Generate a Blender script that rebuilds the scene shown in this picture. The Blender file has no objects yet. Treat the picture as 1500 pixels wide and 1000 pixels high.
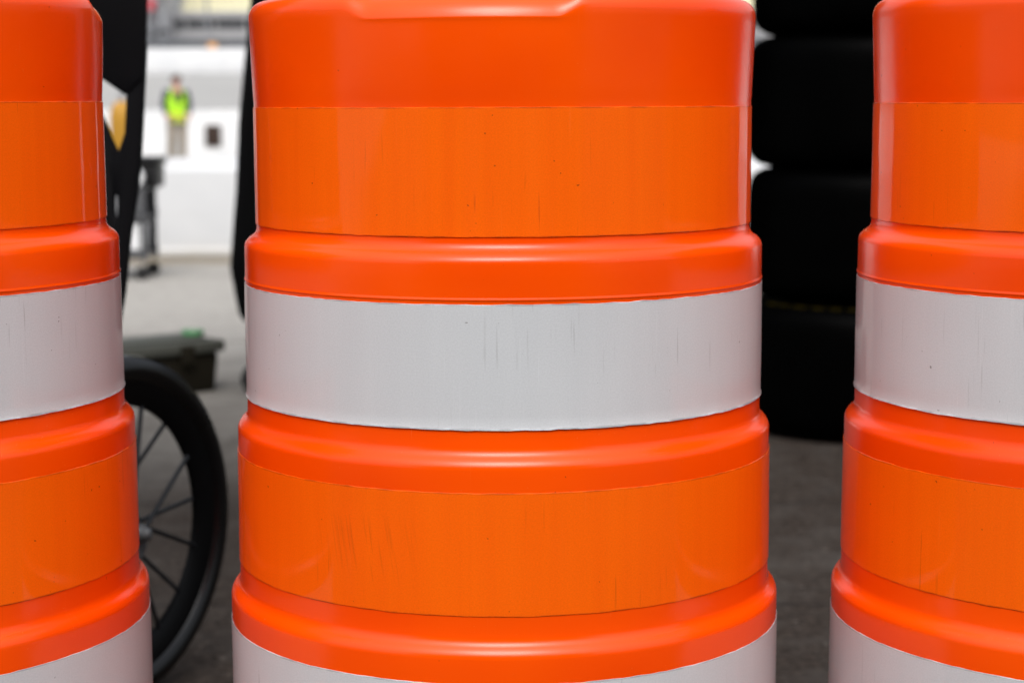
import bpy, bmesh, math, random
from math import sin, cos, pi, radians, hypot, atan2, sqrt
from mathutils import Vector, Matrix, noise

sc = bpy.context.scene
col = sc.collection
random.seed(7)
EYE = 0.85                      # camera height above the ground
FPX, PITCH, ROLL = 2823.4, 0.12301, 0.00325

# ------------------------------------------------------------------ helpers
def at(px, py, Y):
    """World X, Z of the photo point (px, py) when it stands at distance Y."""
    x, y = px - 750, py - 500
    c, s = cos(ROLL), sin(ROLL)
    x, y = c * x - s * y, s * x + c * y
    vx, vy, vz = x, FPX * cos(PITCH) - y * sin(PITCH), -FPX * sin(PITCH) - y * cos(PITCH)
    k = Y / vy
    return vx * k, EYE + vz * k

def tag(o, label=None, cat=None, group=None, kind=None):
    if label: o['label'] = label
    if cat: o['category'] = cat
    if group: o['group'] = group
    if kind: o['kind'] = kind
    return o

def empty(name, loc=(0, 0, 0), rz=0):
    o = bpy.data.objects.new(name, None)
    o.empty_display_size = 0.1
    o.location = loc
    o.rotation_euler = (0, 0, rz)
    col.objects.link(o)
    return o

def copy_tree(o, parent=None):
    c = o.copy()
    col.objects.link(c)
    c.parent = parent
    for ch in [k for k in bpy.data.objects if k.parent == o]:
        copy_tree(ch, c)
    return c

class MB:
    def __init__(self):
        self.v, self.f, self.uv = [], [], {}
    def add(self, vs, fs):
        n = len(self.v)
        self.v += [tuple(p) for p in vs]
        self.f += [tuple(i + n for i in f) for f in fs]
        return self
    def box(self, c, s, rz=0, M=None):
        x, y, z = s[0] / 2, s[1] / 2, s[2] / 2
        R = Matrix.Rotation(rz, 3, 'Z') if M is None else M
        vs = [Vector(c) + R @ Vector((a * x, b * y, d * z)) for d in (-1, 1) for b in (-1, 1) for a in (-1, 1)]
        return self.add(vs, [(0, 2, 3, 1), (4, 5, 7, 6), (0, 1, 5, 4), (2, 6, 7, 3), (0, 4, 6, 2), (1, 3, 7, 5)])
    def tube(self, pts, rad, n=10, cap=True):
        pts = [Vector(p) for p in pts]
        rad = rad if isinstance(rad, (list, tuple)) else [rad] * len(pts)
        rings, u = [], None
        for i, p in enumerate(pts):
            t = (pts[min(i + 1, len(pts) - 1)] - pts[max(i - 1, 0)]).normalized()
            if u is None:
                u = t.orthogonal().normalized()
            u = (u - t * u.dot(t)).normalized()
            w = t.cross(u)
            rings.append([p + (u * cos(2 * pi * k / n) + w * sin(2 * pi * k / n)) * rad[i] for k in range(n)])
        vs = [q for r in rings for q in r]
        fs = [(i * n + k, i * n + (k + 1) % n, (i + 1) * n + (k + 1) % n, (i + 1) * n + k)
              for i in range(len(pts) - 1) for k in range(n)]
        if cap:
            fs += [tuple(range(n))[::-1], tuple((len(pts) - 1) * n + k for k in range(n))]
        return self.add(vs, fs)
    def lathe(self, prof, n=64, axis=None, closed=False, fn=None):
        """prof: (r, z) points; axis: Matrix placing it."""
        vs = []
        for r, z in prof:
            for k in range(n):
                a = 2 * pi * k / n
                rr, zz = fn(r, z, a) if fn else (r, z)
                vs.append(Vector((rr * cos(a), rr * sin(a), zz)))
        if axis is not None:
            vs = [axis @ p for p in vs]
        m = len(prof)
        fs = [(i * n + k, i * n + (k + 1) % n, ((i + 1) % m) * n + (k + 1) % n, ((i + 1) % m) * n + k)
              for i in range(m if closed else m - 1) for k in range(n)]
        return self.add(vs, fs)
    def prism(self, pts, d):
        """polygon pts (3D), extruded by vector d"""
        d = Vector(d)
        n = len(pts)
        vs = [Vector(p) for p in pts] + [Vector(p) + d for p in pts]
        fs = [tuple(range(n)), tuple(range(n, 2 * n))[::-1]]
        fs += [(i, i + n, (i + 1) % n + n, (i + 1) % n) for i in range(n)]
        return self.add(vs, fs)
    def build(self, name, mat, parent=None, smooth=False, bevel=0, loc=None, angle=40, seg=2):
        me = bpy.data.meshes.new(name)
        me.from_pydata(self.v, [], self.f)
        bm = bmesh.new()
        bm.from_mesh(me)
        bmesh.ops.recalc_face_normals(bm, faces=bm.faces)
        if bevel:
            es = [e for e in bm.edges if len(e.link_faces) == 2 and e.calc_face_angle(0) > radians(30)]
            bmesh.ops.bevel(bm, geom=es, offset=bevel, segments=seg, profile=0.5, affect='EDGES')
        bm.to_mesh(me)
        bm.free()
        me.materials.append(mat)
        if smooth or bevel:
            for p in me.polygons:
                p.use_smooth = True
            me.set_sharp_from_angle(angle=radians(angle))
        o = bpy.data.objects.new(name, me)
        col.objects.link(o)
        if parent: o.parent = parent
        if loc: o.location = loc
        return o

# ------------------------------------------------------------------ materials
class Mat:
    def __init__(self, name, base, rough=0.5, spec=0.5, metal=0.0):
        self.m = bpy.data.materials.new(name)
        self.m.use_nodes = True
        self.nt = self.m.node_tree
        self.b = self.nt.nodes['Principled BSDF']
        self.b.inputs['Base Color'].default_value = (*base, 1)
        self.b.inputs['Roughness'].default_value = rough
        self.b.inputs['Specular IOR Level'].default_value = spec
        self.b.inputs['Metallic'].default_value = metal
        self.base = base
    def n(self, t, **kw):
        nd = self.nt.nodes.new(t)
        for k, v in kw.items():
            if hasattr(nd, k): setattr(nd, k, v)
            else: nd.inputs[k].default_value = v
        return nd
    def l(self, a, b): self.nt.links.new(a, b)
    def math(self, op, a, b=None, c=None, clamp=False):
        nd = self.n('ShaderNodeMath', operation=op)
        nd.use_clamp = clamp
        for i, x in enumerate((a, b, c)):
            if x is None: continue
            if isinstance(x, (int, float)): nd.inputs[i].default_value = x
            else: self.l(x, nd.inputs[i])
        return nd.outputs[0]
    def ramp(self, x, lo, hi, a=0.0, b=1.0):
        nd = self.n('ShaderNodeMapRange')
        nd.inputs['From Min'].default_value = lo
        nd.inputs['From Max'].default_value = hi
        nd.inputs['To Min'].default_value = a
        nd.inputs['To Max'].default_value = b
        self.l(x, nd.inputs['Value'])
        return nd.outputs[0]
    def mix(self, fac, a, b):
        nd = self.n('ShaderNodeMix', data_type='RGBA')
        for k, x in ((0, fac), (6, a), (7, b)):
            if isinstance(x, (int, float)): nd.inputs[k].default_value = x
            elif isinstance(x, tuple): nd.inputs[k].default_value = (*x, 1)
            else: self.l(x, nd.inputs[k])
        return nd.outputs[2]
    def coord(self, kind='Object', scale=(1, 1, 1), uv=None, rnd=False):
        if uv:
            c = self.n('ShaderNodeUVMap', uv_map=uv).outputs[0]
        else:
            c = self.n('ShaderNodeTexCoord').outputs[kind]
        if rnd:
            oi = self.n('ShaderNodeObjectInfo')
            ad = self.n('ShaderNodeVectorMath', operation='ADD')
            mu = self.math('MULTIPLY', oi.outputs['Random'], 37.0)
            self.l(c, ad.inputs[0]); self.l(mu, ad.inputs[1])
            c = ad.outputs[0]
        mp = self.n('ShaderNodeMapping')
        mp.inputs['Scale'].default_value = scale
        self.l(c, mp.inputs['Vector'])
        return mp.outputs[0]
    def noise(self, vec, scale=1.0, detail=4.0, rough=0.55):
        nd = self.n('ShaderNodeTexNoise')
        nd.inputs['Scale'].default_value = scale
        nd.inputs['Detail'].default_value = detail
        nd.inputs['Roughness'].default_value = rough
        self.l(vec, nd.inputs['Vector'])
        return nd.outputs[0]
    def color(self, x): self.l(x, self.b.inputs['Base Color'])
    def bump(self, h, strength=0.2, dist=0.001):
        nd = self.n('ShaderNodeBump')
        nd.inputs['Strength'].default_value = strength
        nd.inputs['Distance'].default_value = dist
        self.l(h, nd.inputs['Height'])
        self.l(nd.outputs[0], self.b.inputs['Normal'])

def simple(name, base, rough=0.5, spec=0.5, metal=0.0, var=0.15, scale=6.0):
    """base colour broken up by a little noise"""
    m = Mat(name, base, rough, spec, metal)
    f = m.noise(m.coord('Object'), scale, 5)
    lo = tuple(c * (1 - var) for c in base)
    hi = tuple(min(1, c * (1 + var)) for c in base)
    m.color(m.mix(m.ramp(f, 0.3, 0.7), lo, hi))
    m.l(m.ramp(f, 0.3, 0.7, max(0.02, rough - 0.06), min(1, rough + 0.06)), m.b.inputs['Roughness'])
    return m.m

def plastic_material():
    """moulded orange polyethylene: hue drift, scuffs, specks"""
    m = Mat('orange_plastic', (0.86, 0.05, 0.001), 0.26, 0.5)
    m.b.inputs['IOR'].default_value = 1.42
    big = m.noise(m.coord(uv='metric', scale=(4, 5, 1), rnd=True), 1.0, 2)
    colr = m.mix(m.ramp(big, 0.35, 0.65), (0.87, 0.061, 0.0), (0.94, 0.084, 0.0))
    # pale hairline scratches in two leaning directions
    w = m.noise(m.coord(uv='metric', scale=(20, 20, 1), rnd=True), 1.0, 3)
    for rot, sx, lo in ((0.5, 900, .69), (-0.9, 700, .70)):
        mp = m.n('ShaderNodeMapping')
        mp.inputs['Rotation'].default_value = (0, 0, rot)
        mp.inputs['Scale'].default_value = (sx, 9, 1)
        m.l(m.coord(uv='metric', rnd=True), mp.inputs['Vector'])
        s = m.noise(mp.outputs[0], 1.0, 2)
        s = m.math('MULTIPLY', m.ramp(s, lo, lo + .08), m.ramp(w, .5, .7), clamp=True)
        colr = m.mix(m.math('MULTIPLY', s, .28), colr, (0.98, 0.22, 0.07))
    sp = m.noise(m.coord(uv='metric', scale=(170, 170, 1), rnd=True), 1.0, 1)
    colr = m.mix(m.math('MULTIPLY', m.ramp(sp, .80, .83), .75), colr, (0.10, 0.015, 0.006))
    dust = m.noise(m.coord(uv='metric', scale=(420, 420, 1), rnd=True), 1.0, 2)
    colr = m.mix(m.math('MULTIPLY', m.ramp(dust, .70, .78), .35), colr, (0.9, 0.22, 0.08))
    m.color(colr)
    g = m.noise(m.coord(uv='metric', scale=(60, 60, 1), rnd=True), 1.0, 4)
    m.l(m.ramp(g, .3, .7, .18, .23), m.b.inputs['Roughness'])
    m.bump(m.noise(m.coord(uv='metric', scale=(14, 26, 1), rnd=True), 1.0, 3), .035, .004)
    return m.m

def sheeting_material(name, base, hi, scratch, dark, streak, rub=None):
    """retroreflective sheet: clear glossy face, vertical scuffs, grime and painted contact shadow along its edges"""
    m = Mat(name, base, 0.6, 0.08)
    m.b.inputs['Coat Weight'].default_value = 0.55
    m.b.inputs['Coat Roughness'].default_value = 0.045
    m.b.inputs['Coat IOR'].default_value = 1.42
    cl = m.noise(m.coord(uv='metric', scale=(3.5, 2.5, 1), rnd=True), 1.0, 3)
    st = m.noise(m.coord(uv='metric', scale=(75, 2.2, 1), rnd=True), 1.0, 3)
    f = m.math('ADD', m.math('MULTIPLY', m.ramp(cl, .3, .7), 1 - streak), m.math('MULTIPLY', m.ramp(st, .3, .7), streak))
    colr = m.mix(f, base, hi)
    # fine bead grain
    gr = m.noise(m.coord(uv='metric', scale=(700, 700, 1)), 1.0, 2)
    k = m.ramp(gr, .25, .75, .93, 1.06)
    mulv = m.n('ShaderNodeVectorMath', operation='SCALE')
    m.l(colr, mulv.inputs[0]); m.l(k, mulv.inputs['Scale'])
    colr = mulv.outputs[0]
    # vertical scuffs gathered in patches
    patch = m.noise(m.coord(uv='metric', scale=(9, 11, 1), rnd=True), 1.0, 2)
    lines = m.noise(m.coord(uv='metric', scale=(310, 13, 1), rnd=True), 1.0, 1)
    sc_ = m.math('MULTIPLY', m.ramp(lines, .68, .75), m.ramp(patch, .51, .66), clamp=True)
    colr = m.mix(m.math('MULTIPLY', sc_, scratch), colr, dark)
    lines2 = m.noise(m.coord(uv='metric', scale=(520, 9, 1), rnd=True), 1.0, 1)
    s2 = m.math('MULTIPLY', m.ramp(lines2, .76, .80), scratch * .5)
    colr = m.mix(s2, colr, dark)
    # pale diagonal hairlines
    for rot, sx, lo in ((0.85, 800, .715), (-0.25, 650, .745)):
        mp = m.n('ShaderNodeMapping')
        mp.inputs['Rotation'].default_value = (0, 0, rot)
        mp.inputs['Scale'].default_value = (sx, 7, 1)
        m.l(m.coord(uv='metric', rnd=True), mp.inputs['Vector'])
        hl = m.math('MULTIPLY', m.ramp(m.noise(mp.outputs[0], 1.0, 1), lo, lo + .06), m.ramp(patch, .42, .56), clamp=True)
        colr = m.mix(m.math('MULTIPLY', hl, .22), colr, tuple(min(1, c * 1.25 + .05) for c in hi))
    if rub:
        # one patch of leaning dark rub marks
        uvn = m.n('ShaderNodeSeparateXYZ')
        m.l(m.n('ShaderNodeUVMap', uv_map='metric').outputs[0], uvn.inputs[0])
        uu, vv_ = uvn.outputs[0], uvn.outputs[1]
        cxy = m.n('ShaderNodeCombineXYZ')
        m.l(m.math('MULTIPLY', m.math('ADD', uu, m.math('MULTIPLY', vv_, .14)), 330), cxy.inputs[0])
        m.l(m.math('MULTIPLY', vv_, 9), cxy.inputs[1])
        ln = m.ramp(m.noise(cxy.outputs[0], 1.0, 1), .56, .66)
        du = m.ramp(m.math('ABSOLUTE', m.math('ADD', uu, .456)), .012, .056, 1, 0)
        dv = m.ramp(m.math('ABSOLUTE', m.math('SUBTRACT', vv_, .479)), .014, .032, 1, 0)
        k = m.math('MULTIPLY', m.math('MULTIPLY', ln, du), dv, clamp=True)
        colr = m.mix(m.math('MULTIPLY', k, .22), colr, dark)
    sp = m.noise(m.coord(uv='metric', scale=(190, 190, 1), rnd=True), 1.0, 1)
    colr = m.mix(m.math('MULTIPLY', m.ramp(sp, .785, .815), .75), colr, dark)
    # grime and a painted thin shadow line along the two edges, broken up
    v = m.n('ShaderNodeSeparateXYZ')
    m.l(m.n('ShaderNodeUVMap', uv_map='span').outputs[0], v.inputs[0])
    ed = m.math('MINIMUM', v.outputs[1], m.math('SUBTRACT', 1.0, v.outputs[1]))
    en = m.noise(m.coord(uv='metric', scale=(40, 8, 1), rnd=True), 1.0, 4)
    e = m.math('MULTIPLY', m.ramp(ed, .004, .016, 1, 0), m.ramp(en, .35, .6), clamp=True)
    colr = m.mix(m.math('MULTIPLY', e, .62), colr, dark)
    m.color(colr)
    m.bump(m.noise(m.coord(uv='metric', scale=(30, 30, 1), rnd=True), 1.0, 3), .05, .002)
    return m.m

PLASTIC = plastic_material()
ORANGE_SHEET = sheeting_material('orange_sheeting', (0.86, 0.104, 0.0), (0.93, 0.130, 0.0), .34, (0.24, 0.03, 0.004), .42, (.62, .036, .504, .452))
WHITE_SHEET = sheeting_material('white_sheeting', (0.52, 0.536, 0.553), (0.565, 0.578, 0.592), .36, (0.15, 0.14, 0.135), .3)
RUBBER = simple('black_rubber', (0.012, 0.012, 0.012), .6, .3)

# ------------------------------------------------------------------ traffic drums
R0, R1, R2, R3, R4 = .2300, .24127, .25044, .25925, .2685
ZA, ZB, ZC, ZD, ZE, ZF, ZG = [EYE + z for z in (-.0033, -.1097, -.1638, -.2676, -.3188, -.4232, -.4785)]

def shoulder(ra, rb, z):
    """step outward from ra to rb starting at height z, going down"""
    d = rb - ra
    return [(ra, z), (ra + .03 * d, z - .0020), (ra + .10 * d, z - .0042), (ra + .24 * d, z - .0064),
            (ra + .44 * d, z - .0082), (ra + .64 * d, z - .0098), (ra + .80 * d, z - .0117),
            (ra + .915 * d, z - .0136), (ra + .985 * d, z - .0158), (rb, z - .0180)]

def bead(r, z):
    return [(r, z + .0026), (r, z + .0020), (r + .0007, z + .0010), (r + .0007, z), (r, z - .0008), (r, z - .0014)]

def wall_pts(r, za, zb, n):
    return [(r, za + (zb - za) * i / n) for i in range(1, n)]

def wob(a, z, seed):
    """tiny out-of-round of a blow-moulded drum"""
    p = Vector((cos(a) * 1.7 + seed, sin(a) * 1.7, z * 6.0))
    return noise.noise(p) * .0007 + noise.noise(p * 3.1) * .00022

def notch(r, z, a, ztop):
    """hand recess at the front and the back: the rim sits lower there"""
    best = min(abs((a - t + pi) % (2 * pi) - pi) for t in (pi / 2, 3 * pi / 2))
    s = 1 - min(1, max(0, (best - .345) / .11))
    s = s * s * (3 - 2 * s)
    z0 = ztop - .0275
    dd = min(1, max(0, .2340 - r) / .036)
    lim = z0 + .0290 * sqrt(1 - (1 - dd) ** 2)
    if r > .17:
        h = max(0, .009 - abs(z - lim)) / .009
        z = z + (min(z, lim) - h * h * .009 / 4 - z) * s
    return r - .0010 * s * max(0, min(1, (z - (ztop - .05)) / .03)), z

def metric_uv(o, zlo=None, zhi=None):
    me = o.data
    uv = me.uv_layers.new(name='metric')
    sp = me.uv_layers.new(name='span') if zlo is not None else None
    for p in me.polygons:
        for li in p.loop_indices:
            v = me.vertices[me.loops[li].vertex_index].co
            a = atan2(v.y, v.x)
            if p.center.x < 0 and abs(p.center.y) < .05:   # seam sits on the -x side
                if p.center.y < 0 and a > 0: a -= 2 * pi
                if p.center.y >= 0 and a < 0: a += 2 * pi
            uv.data[li].uv = (a * .24, v.z)
            if sp: sp.data[li].uv = (a, (v.z - zlo) / (zhi - zlo))

def make_drum():
    root = empty('traffic_drum')
    ZT = EYE + .0915
    rl = .2335
    prof = [(0, ZT - .001), (.06, ZT - .001), (.12, ZT - .001), (.17, ZT - .0005), (.190, ZT), (.202, ZT), (.211, ZT - .0001), (.217, ZT - .0004)]
    prof += [(.2205 + .0130 * sin(t), ZT - .0004 - .0145 * (1 - cos(t))) for t in [pi / 2 * k / 8 for k in range(1, 9)]]
    prof += [(rl - (rl - R0 - .0002) * q, ZT - .0149 + (ZA + .004 - ZT + .0149) * q) for q in (.08, .16, .24, .4, .6, .8, .93)]
    prof += [(R0, ZA + .004), (R0, ZA)] + wall_pts(R0, ZA, ZB, 8) + [(R0 - .0003, ZB)]
    prof += shoulder(R0 - .0003, R1, ZB - .0035)
    prof += [(R1, ZC + .02)] + bead(R1, ZC + .0032) + wall_pts(R1, ZC, ZD, 8) + [(R1, ZD)]
    prof += shoulder(R1, R2, ZD - .0150)
    prof += [(R2, ZE + .006), (R2, ZE)] + wall_pts(R2, ZE, ZF, 8) + [(R2, ZF), (R2, ZF - .008)]
    prof += shoulder(R2, R3, ZF - .0172)
    prof += [(R3, ZG + .004), (R3, ZG)] + wall_pts(R3, ZG, ZG - .105, 6) + [(R3, ZG - .105), (R3, ZG - .112)]
    prof += shoulder(R3, R4, ZG - .120) + [(R4, .18), (R4, .12), (R4 + .001, .075), (R4 + .003, .062)]
    body = MB().lathe(prof, 300, fn=lambda r, z, a: (lambda q: (q[0] + (wob(a, z, 0) if q[0] > .15 else 0), q[1]))(notch(r, z, a, ZT)))
    b = body.build('body', PLASTIC, root, smooth=True, angle=70)
    metric_uv(b)
    def band(r, za, zb, mat, label, seed, ragged):
        n, m = 220, 10
        mb = MB()
        prof = [(r + .0001, za)] + [(r + .0006, za - .0004 + (zb - za + .0008) * i / m) for i in range(m + 1)] + [(r + .0001, zb)]
        if mat is WHITE_SHEET:      # lower edge lifts a little off the drum
            prof = prof[:-2] + [(r + .0006, zb + .0020), (r + .0009, zb + .0008), (r + .0015, zb - .0004), (r + .0001, zb - .0006)]
        def fn(rr, z, a):
            j = 0
            if z > za - .002: j = noise.noise(Vector((cos(a) * 22, sin(a) * 22, seed))) * ragged
            if z < zb + .002: j = noise.noise(Vector((cos(a) * 22, sin(a) * 22, seed + 9))) * ragged
            return rr + wob(a, z, 0), z + j
        o = mb.lathe(prof, n, fn=fn).build('reflective_band', mat, root, smooth=True, angle=25)
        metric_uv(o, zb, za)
        tag(o, label)
        return o
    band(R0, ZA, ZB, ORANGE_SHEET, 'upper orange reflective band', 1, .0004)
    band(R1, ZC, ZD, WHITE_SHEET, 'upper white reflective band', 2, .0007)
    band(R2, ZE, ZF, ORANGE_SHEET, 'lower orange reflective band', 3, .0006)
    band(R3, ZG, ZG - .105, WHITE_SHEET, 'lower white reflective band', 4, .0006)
    h = MB()
    path = [(-.085, 0, ZT - .01), (-.085, 0, ZT + .02)] + [(-.050 - .035 * cos(t), 0, ZT + .025 + .035 * sin(t)) for t in [pi / 2 * k / 8 for k in range(9)]]
    path += [(-x_, y_, z_) for x_, y_, z_ in path[::-1]]
    h.tube(path, .016, 14)
    ho = h.build('handle', PLASTIC, root, smooth=True)
    metric_uv(ho)
    g = MB().lathe([(R4 + .002, .0), (.277, .0), (.281, .006), (.281, .045), (.277, .056), (R4 + .004, .062), (R4 + .002, .055)], 96, closed=True)
    g.build('rubber_base', RUBBER, root, smooth=True)
    return root

drum = make_drum()
for i, (x, y, z, rz, lb) in enumerate((
        (-.0082, 1.8105, 0, -.15, 'whole orange and white traffic drum standing in the middle, hand recess at its rim'),
        (-.6045, 1.759, .005, -1.2, 'orange and white traffic drum at the left edge, beside the spoked wheel'),
        (.5640, 1.7727, .0012, pi + .015, 'orange and white traffic drum at the right edge, in front of the stacked tires'))):
    o = drum if i == 0 else copy_tree(drum)
    lean = (0, -.004, .006)[i]            # uneven ground tips the outer two slightly
    o.location = (x - lean * .65, y, z)
    o.rotation_euler = (Matrix.Rotation(lean, 3, 'Y') @ Matrix.Rotation(rz, 3, 'Z')).to_euler()
    tag(o, lb, 'traffic drum', 'orange and white traffic drums standing side by side')

# ------------------------------------------------------------------ ground and track
def ground_material():
    m = Mat('worn_asphalt', (.08, .075, .07), .9, .08)
    c = m.coord('Object')
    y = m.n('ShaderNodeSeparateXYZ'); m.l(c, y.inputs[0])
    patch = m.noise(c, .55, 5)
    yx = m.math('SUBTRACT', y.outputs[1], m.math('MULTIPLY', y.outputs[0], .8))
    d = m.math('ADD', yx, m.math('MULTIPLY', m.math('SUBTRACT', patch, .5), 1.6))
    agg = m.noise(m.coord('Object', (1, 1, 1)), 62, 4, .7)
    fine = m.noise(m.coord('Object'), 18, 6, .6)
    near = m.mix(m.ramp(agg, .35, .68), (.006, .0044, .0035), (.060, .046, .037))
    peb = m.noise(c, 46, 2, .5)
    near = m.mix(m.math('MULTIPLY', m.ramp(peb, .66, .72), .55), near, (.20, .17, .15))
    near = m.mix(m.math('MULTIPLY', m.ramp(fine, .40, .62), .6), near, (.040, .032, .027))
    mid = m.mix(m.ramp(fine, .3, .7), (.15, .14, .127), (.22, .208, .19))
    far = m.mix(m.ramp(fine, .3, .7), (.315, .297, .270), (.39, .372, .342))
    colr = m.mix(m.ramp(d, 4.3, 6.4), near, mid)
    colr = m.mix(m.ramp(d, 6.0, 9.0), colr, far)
    st = m.noise(c, 1.6, 5)
    colr = m.mix(m.math('MULTIPLY', m.ramp(st, .55, .72), .45), colr, (.075, .066, .058))
    # cracks
    vo = m.n('ShaderNodeTexVoronoi', feature='DISTANCE_TO_EDGE')
    vo.inputs['Scale'].default_value = .8
    wp = m.n('ShaderNodeVectorMath', operation='ADD')
    m.l(c, wp.inputs[0]); m.l(m.math('MULTIPLY', m.noise(c, 3.0, 5), .5), wp.inputs[1])
    m.l(wp.outputs[0], vo.inputs['Vector'])
    blot = m.noise(c, 7.5, 6, .65)
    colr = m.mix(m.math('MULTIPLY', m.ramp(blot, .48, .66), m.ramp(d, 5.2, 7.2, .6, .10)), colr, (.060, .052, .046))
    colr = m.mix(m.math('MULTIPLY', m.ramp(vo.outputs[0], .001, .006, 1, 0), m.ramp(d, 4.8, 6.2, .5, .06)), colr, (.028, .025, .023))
    # two long joint cracks across the near pavement
    jn = m.math('MULTIPLY', m.math('SUBTRACT', m.noise(c, 5.0, 4), .5), .10)
    for yy in (3.22, 4.06, 6.9):
        dj = m.math('ABSOLUTE', m.math('SUBTRACT', m.math('ADD', y.outputs[1], jn), yy))
        colr = m.mix(m.math('MULTIPLY', m.ramp(dj, .004, .011, 1, 0), .75), colr, (.012, .010, .009))
    # dirt strip under the white wall
    ds = m.math('MULTIPLY', m.ramp(y.outputs[1], 10.05, 10.45), m.ramp(m.noise(c, 2.5, 4), .3, .5))
    colr = m.mix(m.math('MULTIPLY', ds, .75), colr, (.17, .135, .085))
    m.color(colr)
    m.bump(m.math('ADD', agg, m.math('MULTIPLY', fine, .6)), .55, .006)
    return m.m

g = MB()
xs = [-400, -60, -20, -8, -3, 0, 3, 8, 20, 60, 400]
ys = [(-400, 0), (-20, 0), (0, 0), (3, 0), (6, 0), (11.5, 0), (14, -.03), (22, -.18), (32, -.36), (48, -.40), (400, -.40)]
vs = [(x, y, z) for y, z in ys for x in xs]
n = len(xs)
g.add(vs, [(j * n + i, j * n + i + 1, (j + 1) * n + i + 1, (j + 1) * n + i) for j in range(len(ys) - 1) for i in range(n - 1)])
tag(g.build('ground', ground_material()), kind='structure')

TRACK = simple('pale_track_surface', (.34, .336, .325), .9, .2, var=.05, scale=.4)
t = MB()
tp = [(47.0, -.395), (52, -.30), (58, .05), (66, .85), (76.0, 2.02)]
for (ya, za), (yb, zb) in zip(tp, tp[1:]):
    t.add([(-70, ya, za), (70, ya, za), (70, yb, zb), (-70, yb, zb)], [(0, 1, 2, 3)])
tag(t.build('racetrack', TRACK), kind='structure')

# ------------------------------------------------------------------ white walls behind
def wall_material(name, lo, hi):
    m = Mat(name, hi, .7, .3)
    c = m.coord('Object')
    a = m.noise(c, 1.3, 5)
    colr = m.mix(m.ramp(a, .35, .7), lo, hi)
    z = m.n('ShaderNodeSeparateXYZ'); m.l(c, z.inputs[0])
    s = m.noise(m.coord('Object', (2.0, 2.0, 14)), 1.0, 4)
    colr = m.mix(m.math('MULTIPLY', m.ramp(s, .60, .72), .35), colr, (.45, .43, .41))
    low = m.math('MULTIPLY', m.ramp(z.outputs[2], 0.0, .10, 1, 0), m.ramp(a, .25, .55))
    colr = m.mix(m.math('MULTIPLY', low, .65), colr, (.33, .28, .20))
    m.color(colr)
    m.bump(m.noise(c, 30, 4), .2, .003)
    return m.m
WHITE = wall_material('white_wall_paint', (.62, .63, .64), (.69, .695, .70))
FRONT = wall_material('weathered_white_paint', (.52, .53, .54), (.60, .605, .61))

y0 = 10.75
fw = MB()
zl = at(290, 250, y0)[1]
zt = at(290, 231, y0 + .13)[1]
pr = [(y0 - .02, 0), (y0 - .02, .04), (y0, .06), (y0, zl), (y0 + .13, zt), (y0 + .24, zt), (y0 + .30, zl), (y0 + .32, 0)]
fw.prism([(-9, y, z) for y, z in pr], (18, 0, 0))
tag(fw.build('concrete_wall', FRONT, bevel=.008), 'low white concrete wall with dirty foot along the far edge of the pale pavement', 'wall')

# barrier line behind the standing person: one concrete block after another
BY = 44.0
zb0 = -.40
ztop = at(300, 161, BY)[1]
HB = ztop - zb0
HATCH = simple('dark_brown_hatch', (.045, .03, .024), .8, .2)
JOINT = simple('grey_steel', (.28, .29, .30), .5, .5, .4)
def make_barrier(hatch):
    root = empty('concrete_barrier')
    b = MB()
    pr = [(-.30, 0), (-.30, .08), (-.17, .32), (-.11, HB), (.11, HB), (.17, .32), (.30, .08), (.30, 0)]
    b.prism([(-1.97, y, z) for y, z in pr], (3.94, 0, 0))
    b.build('block', WHITE, root, bevel=.02)
    for s in (-1, 1):
        MB().box((s * 1.5, 0, HB + .02), (.10, .06, .04)).build('lifting_loop', JOINT, root, bevel=.008)
    if hatch:
        x0, z0 = at(303, 215, BY); x1, z1 = at(325, 183, BY)
        h = MB().box(((x0 + x1) / 2 - hatch, -.165, (z0 + z1) / 2 - zb0), (x1 - x0, .12, z1 - z0))
        h.build('hatch', HATCH, root, bevel=.006)
    return root
cx = at(272, 198, BY)[0] + 1.97      # a gap behind the standing person
plain = make_barrier(None)
xsb = [cx + 4.34 * k for k in range(-8, 14) if k != 0]
for i, x in enumerate(xsb):
    o = plain if i == 0 else copy_tree(plain)
    o.location = (x, BY, zb0)
    tag(o, 'plain white concrete barrier block in the long line beyond the low wall', 'barrier', 'white barrier blocks lined up beyond the low wall')
hb = make_barrier(cx)
hb.location = (cx, BY, zb0)
tag(hb, 'white concrete barrier block with a dark square hatch, right of the person in the vest', 'barrier', 'white barrier blocks lined up beyond the low wall')

ow = MB()
OY = 76.2
z0, z1 = at(300, 110, OY)[1], at(300, 71, OY)[1]
ow.box((0, OY + .3, (z0 - .6 + z1) / 2), (150, .6, z1 - z0 + .6))
tag(ow.build('track_wall', WHITE, bevel=.03), 'tall white wall along the top of the banked track below the stand', 'wall')

# catch fence on the outer wall
GREY = simple('galvanised_steel', (.30, .31, .33), .5, .5, .3)
DGREY = simple('dark_grey_steel', (.09, .095, .105), .6, .4)
fe = empty('catch_fence', (0, OY + .35, z1))
tag(fe, 'grey steel catch fence with posts and cables on top of the far white wall', 'fence')
for k in range(-20, 21):
    MB().tube([(k * 2.4, .5, .0), (k * 2.4, .5, 3.2), (k * 2.4, .2, 4.2), (k * 2.4, -.4, 4.8)], .055, 8).build('post', GREY, fe, smooth=True)
MB().box((0, .5, .22), (97, .10, .34)).build('lower_rail', DGREY, fe)
w = MB()
for k in range(14):
    z = .55 + k * .28
    w.box((0, .43, z), (97, .022, .022))
for k in range(-160, 161):
    w.box((k * .3, .43, 2.4), (.010, .012, 4.0))
w.build('netting', GREY, fe)

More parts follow.
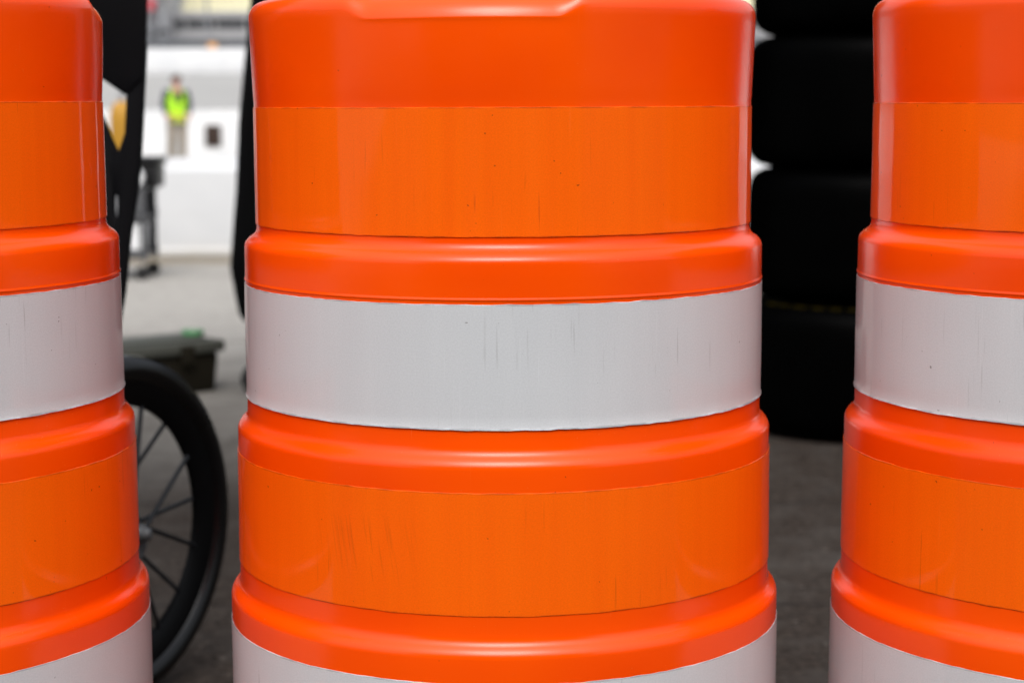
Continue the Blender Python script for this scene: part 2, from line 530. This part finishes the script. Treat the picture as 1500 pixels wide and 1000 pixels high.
x, z = at(311, 63, OY + .3)
MB().box((0, 0, .10), (.32, .20, .20)).build('warning_light', simple('amber_plastic', (.75, .33, .05), .4), bevel=.03, loc=(x, OY + .3, z1))
tag(bpy.data.objects['warning_light'], 'small amber warning light box sitting on top of the far white wall', 'warning light')

# grandstand
GY = 88.0
CONC = simple('grey_concrete', (.40, .40, .41), .9, .2, var=.08, scale=.6)
CREAM = simple('cream_bench_paint', (.88, .83, .55), .6, .3, var=.03)
GLASS = simple('dark_glass', (.06, .063, .07), .25, .5, var=.3)
gx0, gx1 = at(256, 40, GY)[0], 46.0
gm = (gx0 + gx1) / 2; gw = gx1 - gx0
gs = empty('grandstand', (gm, GY, 0))
tag(gs, 'long grandstand with cream benches above a dark window strip', 'grandstand')
zw0, zw1, zs = at(300, 44, GY)[1], at(300, 27, GY)[1], at(300, 17, GY)[1]
MB().box((0, .5, (zw0 - .4) / 2), (gw, 1.0, zw0 + .4)).build('base_wall', CONC, gs)
MB().box((0, .35, (zw0 + zw1) / 2), (gw, .5, zw1 - zw0)).build('window_strip', GLASS, gs)
for k in range(int(gw / 1.35)):
    MB().box((-gw / 2 + .5 + k * 1.35, .06, (zw0 + zw1) / 2), (.10, .08, zw1 - zw0)).build('mullion', CONC, gs)
MB().box((0, .3, (zw1 + zs) / 2), (gw, 1.2, zs - zw1)).build('fascia', CONC, gs)
zr = zs
for k in range(24):
    rw = MB()
    rw.box((0, .9 + k * .75, zr - 1.0 + .06), (gw, .74, 2.12))
    rw.build('tier', CONC, gs)
    MB().box((0, .62 + k * .75, zr + .19), (gw - .5, .30, .36)).build('bench', CREAM, gs, bevel=.02)
    zr += .42

# grey stair tower left of the stand
tx0, tx1 = at(150, 30, 86)[0], at(247, 30, 86)[0]
tw = empty('stair_tower', ((tx0 + tx1) / 2, 86, 0))
tag(tw, 'grey stair tower with dark landings at the near end of the cream stand', 'tower')
W = tx1 - tx0
MB().box((0, 1.5, 5.6), (W - .3, 3, 12)).build('core', simple('tower_concrete', (.46, .46, .48), .9, .2), tw)
for k, z in enumerate((2.9, 4.0, 5.4, 6.6, 8.0)):
    MB().box((0, -.35, z), (W, 1.2, .22)).build('landing', DGREY if k % 2 else CONC, tw)
    MB().box((0, -.9, z + .75), (W, .06, .10)).build('handrail', GREY, tw)
for s in (-1, 1):
    MB().box((s * (W / 2 - .1), -.85, 5.2), (.2, .2, 11)).build('tower_post', GREY, tw)
x, z = at(218, 6, 84.9)
MB().box((0, 0, 0), (.55, .05, .55)).build('red_board', simple('red_paint', (.55, .05, .07), .5), loc=(x, 84.88, z))
tag(bpy.data.objects['red_board'], 'small red board fixed to the front of the grey stair tower', 'board')

# ------------------------------------------------------------------ person in the vest
def skin_mesh(name, verts, edges, root, mat, parent, sub=2, smooth=True):
    me = bpy.data.meshes.new(name)
    me.from_pydata([v[0] for v in verts], edges, [])
    o = bpy.data.objects.new(name, me)
    col.objects.link(o)
    sm = o.modifiers.new('skin', 'SKIN')
    sm.use_smooth_shade = True
    ss = o.modifiers.new('sub', 'SUBSURF')
    ss.levels = ss.render_levels = sub
    for i, v in enumerate(verts):
        r = v[1] if isinstance(v[1], tuple) else (v[1], v[1])
        me.skin_vertices[0].data[i].radius = r
        me.skin_vertices[0].data[i].use_root = (i == root)
    bpy.context.view_layer.update()
    dg = bpy.context.evaluated_depsgraph_get()
    m2 = bpy.data.meshes.new_from_object(o.evaluated_get(dg))
    m2.materials.clear(); m2.materials.append(mat)
    for p in m2.polygons: p.use_smooth = True
    o.modifiers.clear()
    o.data = m2
    o.parent = parent
    return o

def chain(vs, es, start, pts):
    prev = start
    for p in pts:
        vs.append(p)
        if prev is not None: es.append((prev, len(vs) - 1))
        prev = len(vs) - 1
    return prev

SKIN = simple('skin', (.48, .22, .16), .55, .35, var=.08)
NAVY = simple('navy_shirt', (.022, .028, .045), .85, .2)
KHAKI = simple('grey_khaki_trousers', (.30, .25, .19), .9, .2)
LIME = simple('lime_vest', (.42, .80, .03), .7, .3, var=.08)
YELLOW_TRIM = simple('yellow_vest_tape', (.80, .78, .05), .5, .4)
HAIR = simple('grey_brown_hair', (.10, .085, .07), .8, .2)
SHOE = simple('dark_shoe', (.02, .018, .016), .6, .3)

def make_person():
    root = empty('person')
    vs, es = [], []
    pelvis = chain(vs, es, None, [((0, 0, .96), (.15, .11))])
    chest = chain(vs, es, pelvis, [((0, 0, 1.10), (.14, .10)), ((0, 0, 1.27), (.16, .11)), ((0, .01, 1.40), (.14, .09))])
    neck = chain(vs, es, chest, [((0, .01, 1.50), .055), ((0, -.005, 1.57), (.065, .075)), ((0, -.012, 1.65), (.076, .092)), ((0, 0, 1.72), (.06, .075))])
    for s in (-1, 1):
        hip = chain(vs, es, pelvis, [((s * .10, 0, .86), .085), ((s * .105, -.01, .50), .058), ((s * .11, .02, .28), .052), ((s * .11, .03, .09), .038)])
        chain(vs, es, hip, [((s * .115, -.06, .045), (.04, .035)), ((s * .12, -.15, .03), (.035, .025))])
        el = chain(vs, es, chest, [((s * .19, .01, 1.40), .062), ((s * .255, .03, 1.14), .043), ((s * .22, -.09, .96), .034)])
        palm = chain(vs, es, el, [((s * .195, -.125, .905), (.018, .036))])
        for j, (dy, L) in enumerate(((-.030, .07), (-.010, .08), (.010, .075), (.028, .06))):
            chain(vs, es, palm, [((s * .18, -.130 + dy, .870), .009), ((s * .168, -.135 + dy, .870 - L * .5), .0085), ((s * .155, -.128 + dy, .870 - L * .9), .007)])
        chain(vs, es, palm, [((s * .175, -.165, .895), .010), ((s * .165, -.18, .870), .009)])
    body = skin_mesh('body', vs, es, pelvis, SKIN, root)
    # face
    MB().tube([(0, -.098, 1.665), (0, -.118, 1.635), (0, -.100, 1.625)], [.008, .014, .010], 8).build('nose', SKIN, root, smooth=True)
    for s in (-1, 1):
        MB().lathe([(0, -.011), (.007, -.008), (.011, 0), (.007, .008), (0, .011)], 10).build('eye', SHOE, root, smooth=True, loc=(s * .030, -.094, 1.668))
        MB().lathe([(0, -.03), (.010, -.02), (.013, 0), (.011, .02), (0, .032)], 10).build('ear', SKIN, root, smooth=True, loc=(s * .080, .0, 1.64))
    MB().box((0, -.099, 1.590), (.045, .008, .008)).build('mouth', simple('lips', (.30, .09, .08), .6), root, bevel=.003)
    hp = [(0, .108), (.05, .098), (.080, .065), (.094, .02), (.092, -.02), (.086, -.05)]
    hm = MB().lathe([(r, z) for r, z in hp], 28, fn=lambda r, z, a: (r * (1.10 if sin(a) > 0 else 1.0), z + (.045 if (sin(a) < -.3 and z < .03) else 0)))
    hm.build('hair', HAIR, root, smooth=True, loc=(0, .006, 1.665))
    # clothes
    vs, es = [], []
    c = chain(vs, es, None, [((0, 0, 1.02), (.165, .125)), ((0, 0, 1.14), (.165, .12)), ((0, 0, 1.29), (.178, .125)), ((0, .01, 1.41), (.15, .10)), ((0, .01, 1.475), .068)])
    for s in (-1, 1):
        chain(vs, es, 3, [((s * .195, .01, 1.405), .076), ((s * .257, .03, 1.14), .056), ((s * .222, -.085, .97), .046)])
    skin_mesh('shirt', vs, es, 0, NAVY, root)
    vs, es = [], []
    chain(vs, es, None, [((0, 0, 1.01), (.17, .13))])
    for s in (-1, 1):
        chain(vs, es, 0, [((s * .10, 0, .88), .105), ((s * .107, -.012, .50), .078), ((s * .112, .018, .28), .070), ((s * .112, .025, .09), .066)])
    skin_mesh('trousers', vs, es, 0, KHAKI, root)
    for s in (-1, 1):
        vs, es = [], []
        chain(vs, es, None, [((s * .112, .05, .05), (.045, .045)), ((s * .117, -.04, .05), (.046, .045)), ((s * .122, -.13, .035), (.044, .032)), ((s * .122, -.185, .028), (.03, .022))])
        skin_mesh('shoe', vs, es, 0, SHOE, root)
    # vest: lofted shell open in a V at the neck
    rings = [(.80, .168, .150), (.90, .178, .152), (1.05, .188, .148), (1.20, .20, .145), (1.32, .205, .142), (1.40, .195, .132), (1.455, .150, .115), (1.485, .095, .09)]
    v = MB()
    N = 40
    vv = [(rx * cos(2 * pi * k / N), ry * sin(2 * pi * k / N) + .01, z) for z, rx, ry in rings for k in range(N)]
    ff = []
    for i in range(len(rings) - 1):
        for k in range(N):
            a = 2 * pi * (k + .5) / N
            d = abs((a - 1.5 * pi + pi) % (2 * pi) - pi)
            zc = (rings[i][0] + rings[i + 1][0]) / 2
            if d < .05 + max(0, zc - 1.12) * 1.9: continue
            ff.append((i * N + k, i * N + (k + 1) % N, (i + 1) * N + (k + 1) % N, (i + 1) * N + k))
    v.add(vv, ff)
    vo = v.build('vest', LIME, root, smooth=True)
    for z, rx, ry in ((.825, .175, .156), (.93, .183, .155)):
        tb = MB()
        q = [(rx * cos(2 * pi * k / N), ry * sin(2 * pi * k / N) + .01, z + dz) for dz in (0, .05) for k in range(N)]
        tb.add(q, [(k, (k + 1) % N, N + (k + 1) % N, N + k) for k in range(N)])
        tb.build('tape', YELLOW_TRIM, vo, smooth=True)
    return root
per = make_person()
px_, _ = at(260, 200, 41.0)
per.location = (px_, 41.0, -.385)
per.rotation_euler.z = radians(22)
per.scale = (1.10, 1.08, 1.05)
tag(per, 'person in a lime hi-vis vest, dark sleeves and khaki trousers standing by the white barrier', 'person')

# ------------------------------------------------------------------ yellow gas cylinder beyond the low wall
x, z = at(178, 146, 13.6)
cyl = empty('gas_cylinder', (x, 13.6, -.03))
tag(cyl, 'orange yellow gas cylinder seen through the opening of the black cart panel', 'gas cylinder')
Hc = z + .03
MB().lathe([(0, 0), (.078, 0), (.085, .012), (.085, Hc - .13), (.081, Hc - .09), (.069, Hc - .05), (.046, Hc - .022), (.03, Hc - .012), (0, Hc - .01)], 40).build('bottle', simple('amber_paint', (.42, .215, .017), .5, .4, var=.08), cyl, smooth=True)
MB().tube([(0, 0, Hc - .02), (0, 0, Hc + .05)], .018, 12).build('valve', GREY, cyl, smooth=True)

# ------------------------------------------------------------------ grey trolley with things on it
TY = 9.5
x0, _ = at(219, 300, TY)
tro = empty('utility_trolley', (x0 - .22, TY, 0))
tag(tro, 'grey metal shelf trolley on casters by the low white wall, carrying a black box', 'trolley')
TGREY = simple('grey_trolley_steel', (.08, .082, .088), .45, .5, .3)
zt_ = at(215, 276, TY)[1]
for sx in (-1, 1):
    for sy in (-1, 1):
        MB().box((sx * .215, sy * .15, zt_ / 2 + .045), (.022, .022, zt_ - .09)).build('leg', TGREY, tro, bevel=.003)
        cs = MB().lathe([(.0, -.011), (.028, -.011), (.034, -.007), (.034, .007), (.028, .011), (0, .011)], 20, axis=Matrix.Rotation(pi / 2, 4, 'X'))
        cs.build('caster', RUBBER, tro, smooth=True, loc=(sx * .205, sy * .14, .034))
for z in (.115, .30, zt_):
    s = MB()
    s.box((0, 0, z), (.44, .31, .012)).box((0, -.16, z + .012), (.46, .008, .045)).box((0, .16, z + .012), (.46, .008, .045))
    s.build('shelf', TGREY, tro)
MB().box((0, .152, (zt_ + .13) / 2), (.41, .006, zt_ - .14)).build('back_panel', simple('light_grey_steel', (.085, .088, .095), .5), tro)
MB().box((.02, .0, .385), (.30, .28, .12)).build('drawer', simple('mid_grey_paint', (.24, .245, .255), .5), tro, bevel=.005)
BLACKP = simple('black_plastic', (.003, .003, .0035), .5, .25)
zb_ = zt_ + .008
tb = empty('tool_box', (x0 - .14, TY - .02, zb_))
tag(tb, 'black tool box on top of the grey trolley, lid overhanging', 'tool box')
hb_ = at(215, 229, TY)[1] - zb_
MB().box((0, 0, hb_ * .36), (.40, .24, hb_ * .72)).build('tray', BLACKP, tb, bevel=.008)
MB().box((0, 0, hb_ * .86), (.425, .26, hb_ * .26)).build('lid', BLACKP, tb, bevel=.01)
MB().box((-.04, -.126, hb_ * .40), (.14, .008, hb_ * .40)).build('panel', simple('grey_panel', (.06, .06, .065), .5), tb, bevel=.003)
WB = simple('white_plastic', (.82, .83, .84), .4, .5, var=.05)
bk = empty('bucket', (x0 - .062, TY - .09, .121))
tag(bk, 'white plastic bucket on the lower shelf of the grey trolley', 'bucket')
MB().lathe([(0, 0), (.058, 0), (.066, .13), (.071, .135), (.071, .15), (.066, .15), (.056, .01), (0, .01)], 32).build('shell', WB, bk, smooth=True)
MB().tube([(.072 * cos(a), -.02 * sin(a) - .03, .14 + .0 - .055 * sin(a)) for a in [pi * k / 12 for k in range(13)]], .0025, 6).build('bail', GREY, bk, smooth=True)
rl_ = empty('paper_roll', (x0 - .050, TY - .125, .445 + .055))
tag(rl_, 'white paper roll lying under the black box on the grey trolley', 'paper roll')
RX = Matrix.Rotation(pi / 2, 4, 'X')
MB().lathe([(.02, -.05), (.053, -.05), (.055, -.046), (.055, .046), (.053, .05), (.02, .05)], 32, axis=RX, closed=True).build('paper', WB, rl_, smooth=True)
MB().lathe([(.017, -.049), (.0199, -.049), (.0199, .049), (.017, .049)], 24, axis=RX, closed=True).build('core', simple('cardboard', (.30, .2, .12), .9), rl_, smooth=True)

# ------------------------------------------------------------------ dark case on the ground, green tape roll on it
ax, ay = .77, .64
cr = Vector((-.868, 5.70, 0))
ctr = cr - Vector((ax, ay, 0)) * .25 + Vector((-ay, ax, 0)) * .10
case = empty('storage_case', ctr, atan2(ay, ax))
tag(case, 'dark olive storage case with grey green lid lying on the pavement behind the wheel', 'case')
OL = simple('dark_olive_plastic', (.012, .010, .006), .65, .12)
LD = simple('grey_green_plastic', (.062, .064, .053), .65, .35)
ca = MB()
ca.add([(-.235, -.09, 0), (.235, -.09, 0), (.235, .09, 0), (-.235, .09, 0), (-.245, -.098, .118), (.245, -.098, .118), (.245, .098, .118), (-.245, .098, .118)],
       [(0, 3, 2, 1), (4, 5, 6, 7), (0, 1, 5, 4), (1, 2, 6, 5), (2, 3, 7, 6), (3, 0, 4, 7)])
ca.build('tray', OL, case, bevel=.008)
li = MB().box((0, 0, .137), (.52, .222, .034))
li.box((0, 0, .158), (.44, .15, .010))
li.build('lid', LD, case, bevel=.006)
for sx in (-.13, .13):
    MB().box((sx, -.115, .118), (.045, .010, .055)).build('latch', OL, case, bevel=.003)
MB().tube([(-.06, -.10, .085), (-.06, -.125, .08), (.06, -.125, .08), (.06, -.10, .085)], .006, 8).build('handle', OL, case, smooth=True)
gx, gz = at(281, 494, 5.72)
GRN = simple('mint_green_tape', (.075, .24, .10), .45, .4)
tr = empty('tape_roll', (gx, 5.74, .1635))
tag(tr, 'small mint green tape roll on the lid of the dark olive case', 'tape roll')
MB().lathe([(.020, 0), (.032, 0), (.033, .002), (.033, .014), (.032, .016), (.020, .016)], 32, closed=True).build('tape', GRN, tr, smooth=True)
MB().lathe([(.018, .001), (.0199, .001), (.0199, .015), (.018, .015)], 32, closed=True).build('core', simple('white_card', (.6, .6, .55), .9), tr, smooth=True)

# ------------------------------------------------------------------ black cart with a spoked wheel
BLK = simple('black_paint', (.0022, .0022, .003), .6, .10)
TYRE = simple('tyre_rubber', (.0010, .0010, .0012), .27, .40)
RIM = simple('black_rim', (.0012, .0012, .0015), .35, .12)
SPK = simple('spoke_steel', (.009, .010, .012), .4, .3, .2)
NUT = simple('grey_axle_nut', (.085, .088, .092), .4, .5, .3)
R = .2500
WD = 2.680
wx = -.559
YAW = radians(62.8)
nrm = Vector((sin(YAW), -cos(YAW), 0))         # outer side of the wheel
cart = empty('cart', (wx, WD, 0))
tag(cart, 'black cart with a spoked wheel and tall side panel, partly behind the left drum', 'cart')
rotw = Matrix(((cos(YAW), 0, sin(YAW)), (sin(YAW), 0, -cos(YAW)), (0, 1, 0))).to_4x4()   # local z -> nrm
def wheel(off, name='wheel'):
    w = empty(name, Vector((0, 0, R)) + nrm * off)
    w.parent = cart
    rt, ct = .021, R - .021
    ty = [(ct + rt * cos(a) * (1.0), rt * 1.02 * sin(a)) for a in [2 * pi * k / 18 for k in range(18)]]
    MB().lathe(ty, 96, axis=rotw, closed=True).build('tyre', TYRE, w, smooth=True, angle=80)
    ri = R - .036
    rm = [(ri + .004, -.013), (ri + .004, .013), (ri - .006, .0125), (ri - .028, .009), (ri - .036, .004), (ri - .036, -.004), (ri - .028, -.009), (ri - .006, -.0125)]
    MB().lathe(rm, 96, axis=rotw, closed=True).build('rim', RIM, w, smooth=True, angle=50)
    hub = [(0, -.045), (.010, -.045), (.010, -.036), (.024, -.034), (.024, -.030), (.011, -.027), (.010, .022), (.022, .025), (.022, .030), (.012, .033), (.010, .038), (0, .038)]
    MB().lathe(hub, 32, axis=rotw).build('hub', BLK, w, smooth=True, angle=35)
    nt = [(0, .0366), (.010, .0366), (.0125, .039), (.0125, .043), (.0115, .046), (.009, .047), (.009, .053), (.006, .056), (0, .057)]
    MB().lathe(nt, 24, axis=rotw).build('axle_nut', NUT, w, smooth=True, angle=30)
    pl = [(.0185 * cos(a), -.010 + .0185 * 1.45 * sin(a)) for a in [2 * pi * k / 28 for k in range(28)]]
    MB().prism([rotw @ Vector((a, b, .0335)) for a, b in pl], nrm * .003).build('dropout_plate', NUT, w)
    ns = 16
    for k in range(ns):
        side = 1 if k % 2 else -1
        a = 2 * pi * (k + .2) / ns
        b = a + (.55 if (k // 2) % 2 else -.55)
        p = rotw @ Vector((.021 * cos(b), .021 * sin(b), side * .028))
        q = rotw @ Vector(((ri - .034) * cos(a), (ri - .034) * sin(a), side * .003))
        MB().tube([p, q], .0035, 8).build('spoke', SPK, w, smooth=True)
    return w
wheel(0)
wheel(-.62)
MB().tube([Vector((0, 0, R)) - nrm * .04, Vector((0, 0, R)) - nrm * .58], .012, 12).build('axle', BLK, cart, smooth=True)
u = Vector((cos(YAW), sin(YAW), 0))
dk = MB()
Mz = Matrix((tuple(u), tuple(nrm), (0, 0, 1))).transposed()
dk.box(Vector((0, 0, R + .035)) - nrm * .36 - u * .30, (.42, .44, .03), M=Mz)
dk.build('deck', BLK, cart, bevel=.006)
PD = 2.93
def pp(px, py, dy=0):
    xx, zz = at(px, py, PD)
    return Vector((xx - wx, PD - WD + dy, zz))
def plate(name, pts, dy, th, mat=BLK):
    return MB().prism([pp(a, b, dy) for a, b in pts], (0, th, 0)).build(name, mat, cart, bevel=.003)
MB().box(Vector((-.98, .40, 1.25)), (1.25, .56, 1.80)).build('added_cabinet', BLK, cart, bevel=.01)  # unseen black box, added so the drum edges reflect something dark
plate('side_panel', [(217, -230), (215, -20), (213.5, 60), (210.5, 112), (183.5, 140), (150, 117), (60, 70), (40, -230)], 0, .012)
plate('post', [(212.5, 62), (210, 115), (206, 200), (204.5, 225), (199, 285), (190, 340), (181, 430), (160, 560), (137, 800), (105, 800), (130, 560), (158, 430), (166, 340),
               (171, 322), (171, 286), (165, 284), (160, 240), (171, 226), (175, 213), (181, 195), (183.5, 144), (188, 62)], .004, .022)
plate('brace', [(184, 190), (172, 224), (163, 205), (150, 172), (132, 140), (112, 150), (120, 400), (170, 400), (172, 330), (171.5, 318), (166, 318), (166, 290), (176, 240)], .009, .012)
MB().box(pp(95, 640, .03), (.20, .03, .05)).build('bracket', BLK, cart, bevel=.004)
MB().tube([pp(150, -226, .02), pp(150, -260, .03), pp(60, -262, .03), pp(60, -226, .02)], .012, 10).build('handle', BLK, cart, smooth=True)

# ------------------------------------------------------------------ black covered cart behind the middle drum
CY = 5.8
FAB = simple('black_cover_fabric', (.0015, .0015, .0017), .9, .05)
prof = [(347.6, 383), (348.6, 364), (352, 316), (355, 275), (358.5, 180), (365, 112), (372, 40), (380, -40), (392, -200), (410, -420)]
cxm = -.075  # hidden width and height of the cover enlarged to darken drum reflections
cov = empty('covered_cart', (cxm, CY, 0))
tag(cov, 'black fabric covered cart mostly hidden behind the middle drum, bulging edge showing', 'cart')
ringz = []
xa, za = at(360, 447, CY); ringz.append((za - .02, cxm - xa - .012)); ringz.append((za, cxm - xa))
xa, za = at(356, 430, CY); ringz.append((za, cxm - xa))
xa, za = at(351, 402, CY); ringz.append((za, cxm - xa))
for a, b in prof:
    xa, za = at(a, b, CY); ringz.append((za, cxm - xa))
ringz.append((ringz[-1][0] + .04, ringz[-1][1] - .06)); ringz.append((ringz[-1][0] + .01, .02))
mb = MB(); N = 72; vv = []
for z, hw in ringz:
    for k in range(N):
        a = 2 * pi * k / N
        e = .45
        fold = 1 + .012 * sin(a * 13) * max(0, 1 - z / .9) * (0 if abs(abs(a - pi)) < .15 else 1)
        vv.append((hw * math.copysign(abs(cos(a)) ** e, cos(a)) * fold, hw * .54 * math.copysign(abs(sin(a)) ** e, sin(a)) * fold, z))
mb.add(vv, [(i * N + k, i * N + (k + 1) % N, (i + 1) * N + (k + 1) % N, (i + 1) * N + k) for i in range(len(ringz) - 1) for k in range(N)])
mb.build('cover', FAB, cov, smooth=True, angle=60)
for sx in (-1, 1):
    for sy in (-1, 1):
        MB().box((sx * .672, sy * .20, .19), (.03, .03, .24)).build('leg', BLK, cov, bevel=.004)
        c = MB().lathe([(0, -.016), (.040, -.016), (.048, -.010), (.048, .010), (.040, .016), (0, .016)], 24, axis=Matrix.Rotation(pi / 2, 4, 'X'))
        c.build('caster', RUBBER, cov, smooth=True, loc=(sx * .672, sy * .20, .05))

# ------------------------------------------------------------------ stacked tires
TR = simple('racing_tire_rubber', (.0003, .0003, .0003), .5, .02)
WHL = simple('dark_wheel', (.004, .004, .0045), .5, .2)
YEL = simple('yellow_lettering', (.020, .0145, .001), .85, .02)
TH, TRR = .34, .343
def make_tire():
    root = empty('racing_tire')
    pr = [(.20, .045), (.205, .02), (.225, .008), (.26, .002), (.285, .001), (.308, .006), (.324, .016), (.335, .030), (.341, .05), (TRR, .08), (TRR + .001, TH / 2)]
    pr = pr + [(r, TH - z) for r, z in pr[::-1][1:]]
    MB().lathe(pr, 96, closed=True).build('rubber', TR, root, smooth=True, angle=50)
    rp = [(.196, .05), (.203, .05), (.203, TH - .05), (.196, TH - .05), (.190, TH - .08), (.188, TH / 2), (.190, .08)]
    rim = MB().lathe(rp, 64, closed=True)
    rim.lathe([(0, .21), (.06, .21), (.10, .225), (.19, .20), (.19, .185), (.10, .21), (.06, .195), (0, .195)], 64)
    rim.build('rim', WHL, root, smooth=True, angle=40)
    return root
tire = make_tire()
tires = [
    (.93, 5.05, 0, 'bottom black racing tire of the stack on the ground, yellow lettering on its shoulder'),
    (.970, 5.10, 1, 'second black racing tire from the ground, resting on the yellow lettered one'),
    (.968, 5.11, 2, 'third black racing tire from the ground in the stack'),
    (.977, 5.10, 3, 'topmost black racing tire of the stack')]
first = None
for i, (x, y, k, lb) in enumerate(tires):
    o = tire if i == 0 else copy_tree(tire)
    o.location = (x, y, k * (TH + .0005))
    o.rotation_euler.z = k * 1.3
    tag(o, lb, 'tire', 'black racing tires in one stack behind the right drum')
    if i == 0: first = o
for sxx, syy, lb in ((1.70, 5.16, 'black racing tire in an unseen stack added to darken the drum reflections'),):  # extra stack out of view, added to keep bright walls off the drum edges
    for k in range(4):
        o = copy_tree(tire)
        o.location = (sxx + .006 * (k % 2), syy, k * (TH + .0005))
        o.rotation_euler.z = .7 + k
        tag(o, lb, 'tire', 'black racing tires in the added unseen stack')
le = MB()
widths = [.034, .030, .040, .034, .030, .038, .032, .036]
for base in (radians(205),):
    a = base
    for w_ in widths + widths[:3]:
        da = w_ / .305
        m = 6
        q = []
        for j in range(m + 1):
            t = a + da * j / m
            for r, z in ((.293, TH - .0012), (.306, TH - .0035)):
                q.append((r * cos(t), r * sin(t), z))
        le.add(q, [(2 * j, 2 * j + 1, 2 * j + 3, 2 * j + 2) for j in range(m)])
        a += da + .016 / .305
le.build('lettering', YEL, first)

# ------------------------------------------------------------------ unseen building added behind the viewpoint as a dark reflection for the drums
GP = simple('added_garage_grey', (.10, .10, .105), .8, .2)
ga = empty('added_garage', (0, -7.0, 0))
tag(ga, 'added unseen building with three dark bays behind the viewpoint, darkening the drum reflections', 'added_garage')
MB().box((0, -4.2, 2.0), (13, 8, 4.0)).build('wall', GP, ga)
MB().box((0, -3.6, 4.15), (13.8, 9.6, .28)).build('roof', DGREY, ga)
for k in range(-1, 2):
    dr = MB().box((k * 4.2, -.19, 1.6), (3.4, .08, 3.2)).build('door', simple('dark_bay', (.012, .012, .013), .8, .2) if k == -1 else bpy.data.materials['dark_bay'], ga)
    for sx in (-1, 1):
        MB().box((k * 4.2 + sx * 1.77, -.17, 1.65), (.12, .10, 3.3)).build('frame', GREY, dr)

# ------------------------------------------------------------------ light, sky, camera
SUN_EL, SUN_ROT = radians(52), radians(182)     # high, behind the camera, veiled by cloud
wd = bpy.data.worlds.new('World')
sc.world = wd
wd.use_nodes = True
nt = wd.node_tree
bg = nt.nodes['Background']
sky = nt.nodes.new('ShaderNodeTexSky')
sky.sky_type = 'NISHITA'
sky.sun_disc = False
sky.sun_elevation = SUN_EL
sky.sun_rotation = SUN_ROT
sky.air_density = 1.0
sky.dust_density = 4.0
sky.ozone_density = 1.0
hs = nt.nodes.new('ShaderNodeHueSaturation')
hs.inputs['Saturation'].default_value = .30
nt.links.new(sky.outputs[0], hs.inputs['Color'])
tc = nt.nodes.new('ShaderNodeTexCoord')
sx_ = nt.nodes.new('ShaderNodeSeparateXYZ')
nt.links.new(tc.outputs['Generated'], sx_.inputs[0])
mr = nt.nodes.new('ShaderNodeMapRange')          # overcast: the zenith about three times the horizon
mr.inputs['To Min'].default_value = .62
mr.inputs['To Max'].default_value = 2.0
nt.links.new(sx_.outputs[2], mr.inputs['Value'])
vm = nt.nodes.new('ShaderNodeVectorMath')
vm.operation = 'SCALE'
nt.links.new(hs.outputs[0], vm.inputs[0])
nt.links.new(mr.outputs[0], vm.inputs['Scale'])
nt.links.new(vm.outputs[0], bg.inputs['Color'])
bg.inputs['Strength'].default_value = .17
sl = bpy.data.lights.new('sun', 'SUN')
sl.energy = .60
sl.angle = radians(30)
sl.color = (1, .98, .95)
so = bpy.data.objects.new('sun', sl)
col.objects.link(so)
d = Vector((sin(SUN_ROT) * cos(SUN_EL), cos(SUN_ROT) * cos(SUN_EL), sin(SUN_EL)))   # towards the sun
so.rotation_euler = d.to_track_quat('Z', 'Y').to_euler()
so.location = d * 30

cam = bpy.data.cameras.new('camera')
co = bpy.data.objects.new('camera', cam)
col.objects.link(co)
cam.sensor_width = 36.0
cam.lens = FPX / 1500 * 36.0
cam.clip_start = .05
cam.clip_end = 2000
fwd = Vector((0, cos(PITCH), -sin(PITCH)))
up = Vector((0, sin(PITCH), cos(PITCH)))
rt = Vector((1, 0, 0))
c_, s_ = cos(ROLL), sin(ROLL)
Rv, Uv = rt * c_ - up * s_, rt * s_ + up * c_
M = Matrix((Rv, Uv, -fwd)).transposed().to_4x4()
M.translation = (0, 0, EYE)
co.matrix_world = M
cam.dof.use_dof = True
cam.dof.focus_distance = 1.60
cam.dof.aperture_fstop = 6.2
cam.dof.aperture_blades = 7
sc.camera = co
sc.view_settings.view_transform = 'Standard'
sc.view_settings.look = 'None'
sc.view_settings.exposure = 0
sc.view_settings.gamma = 1
sc.render.engine = 'CYCLES'
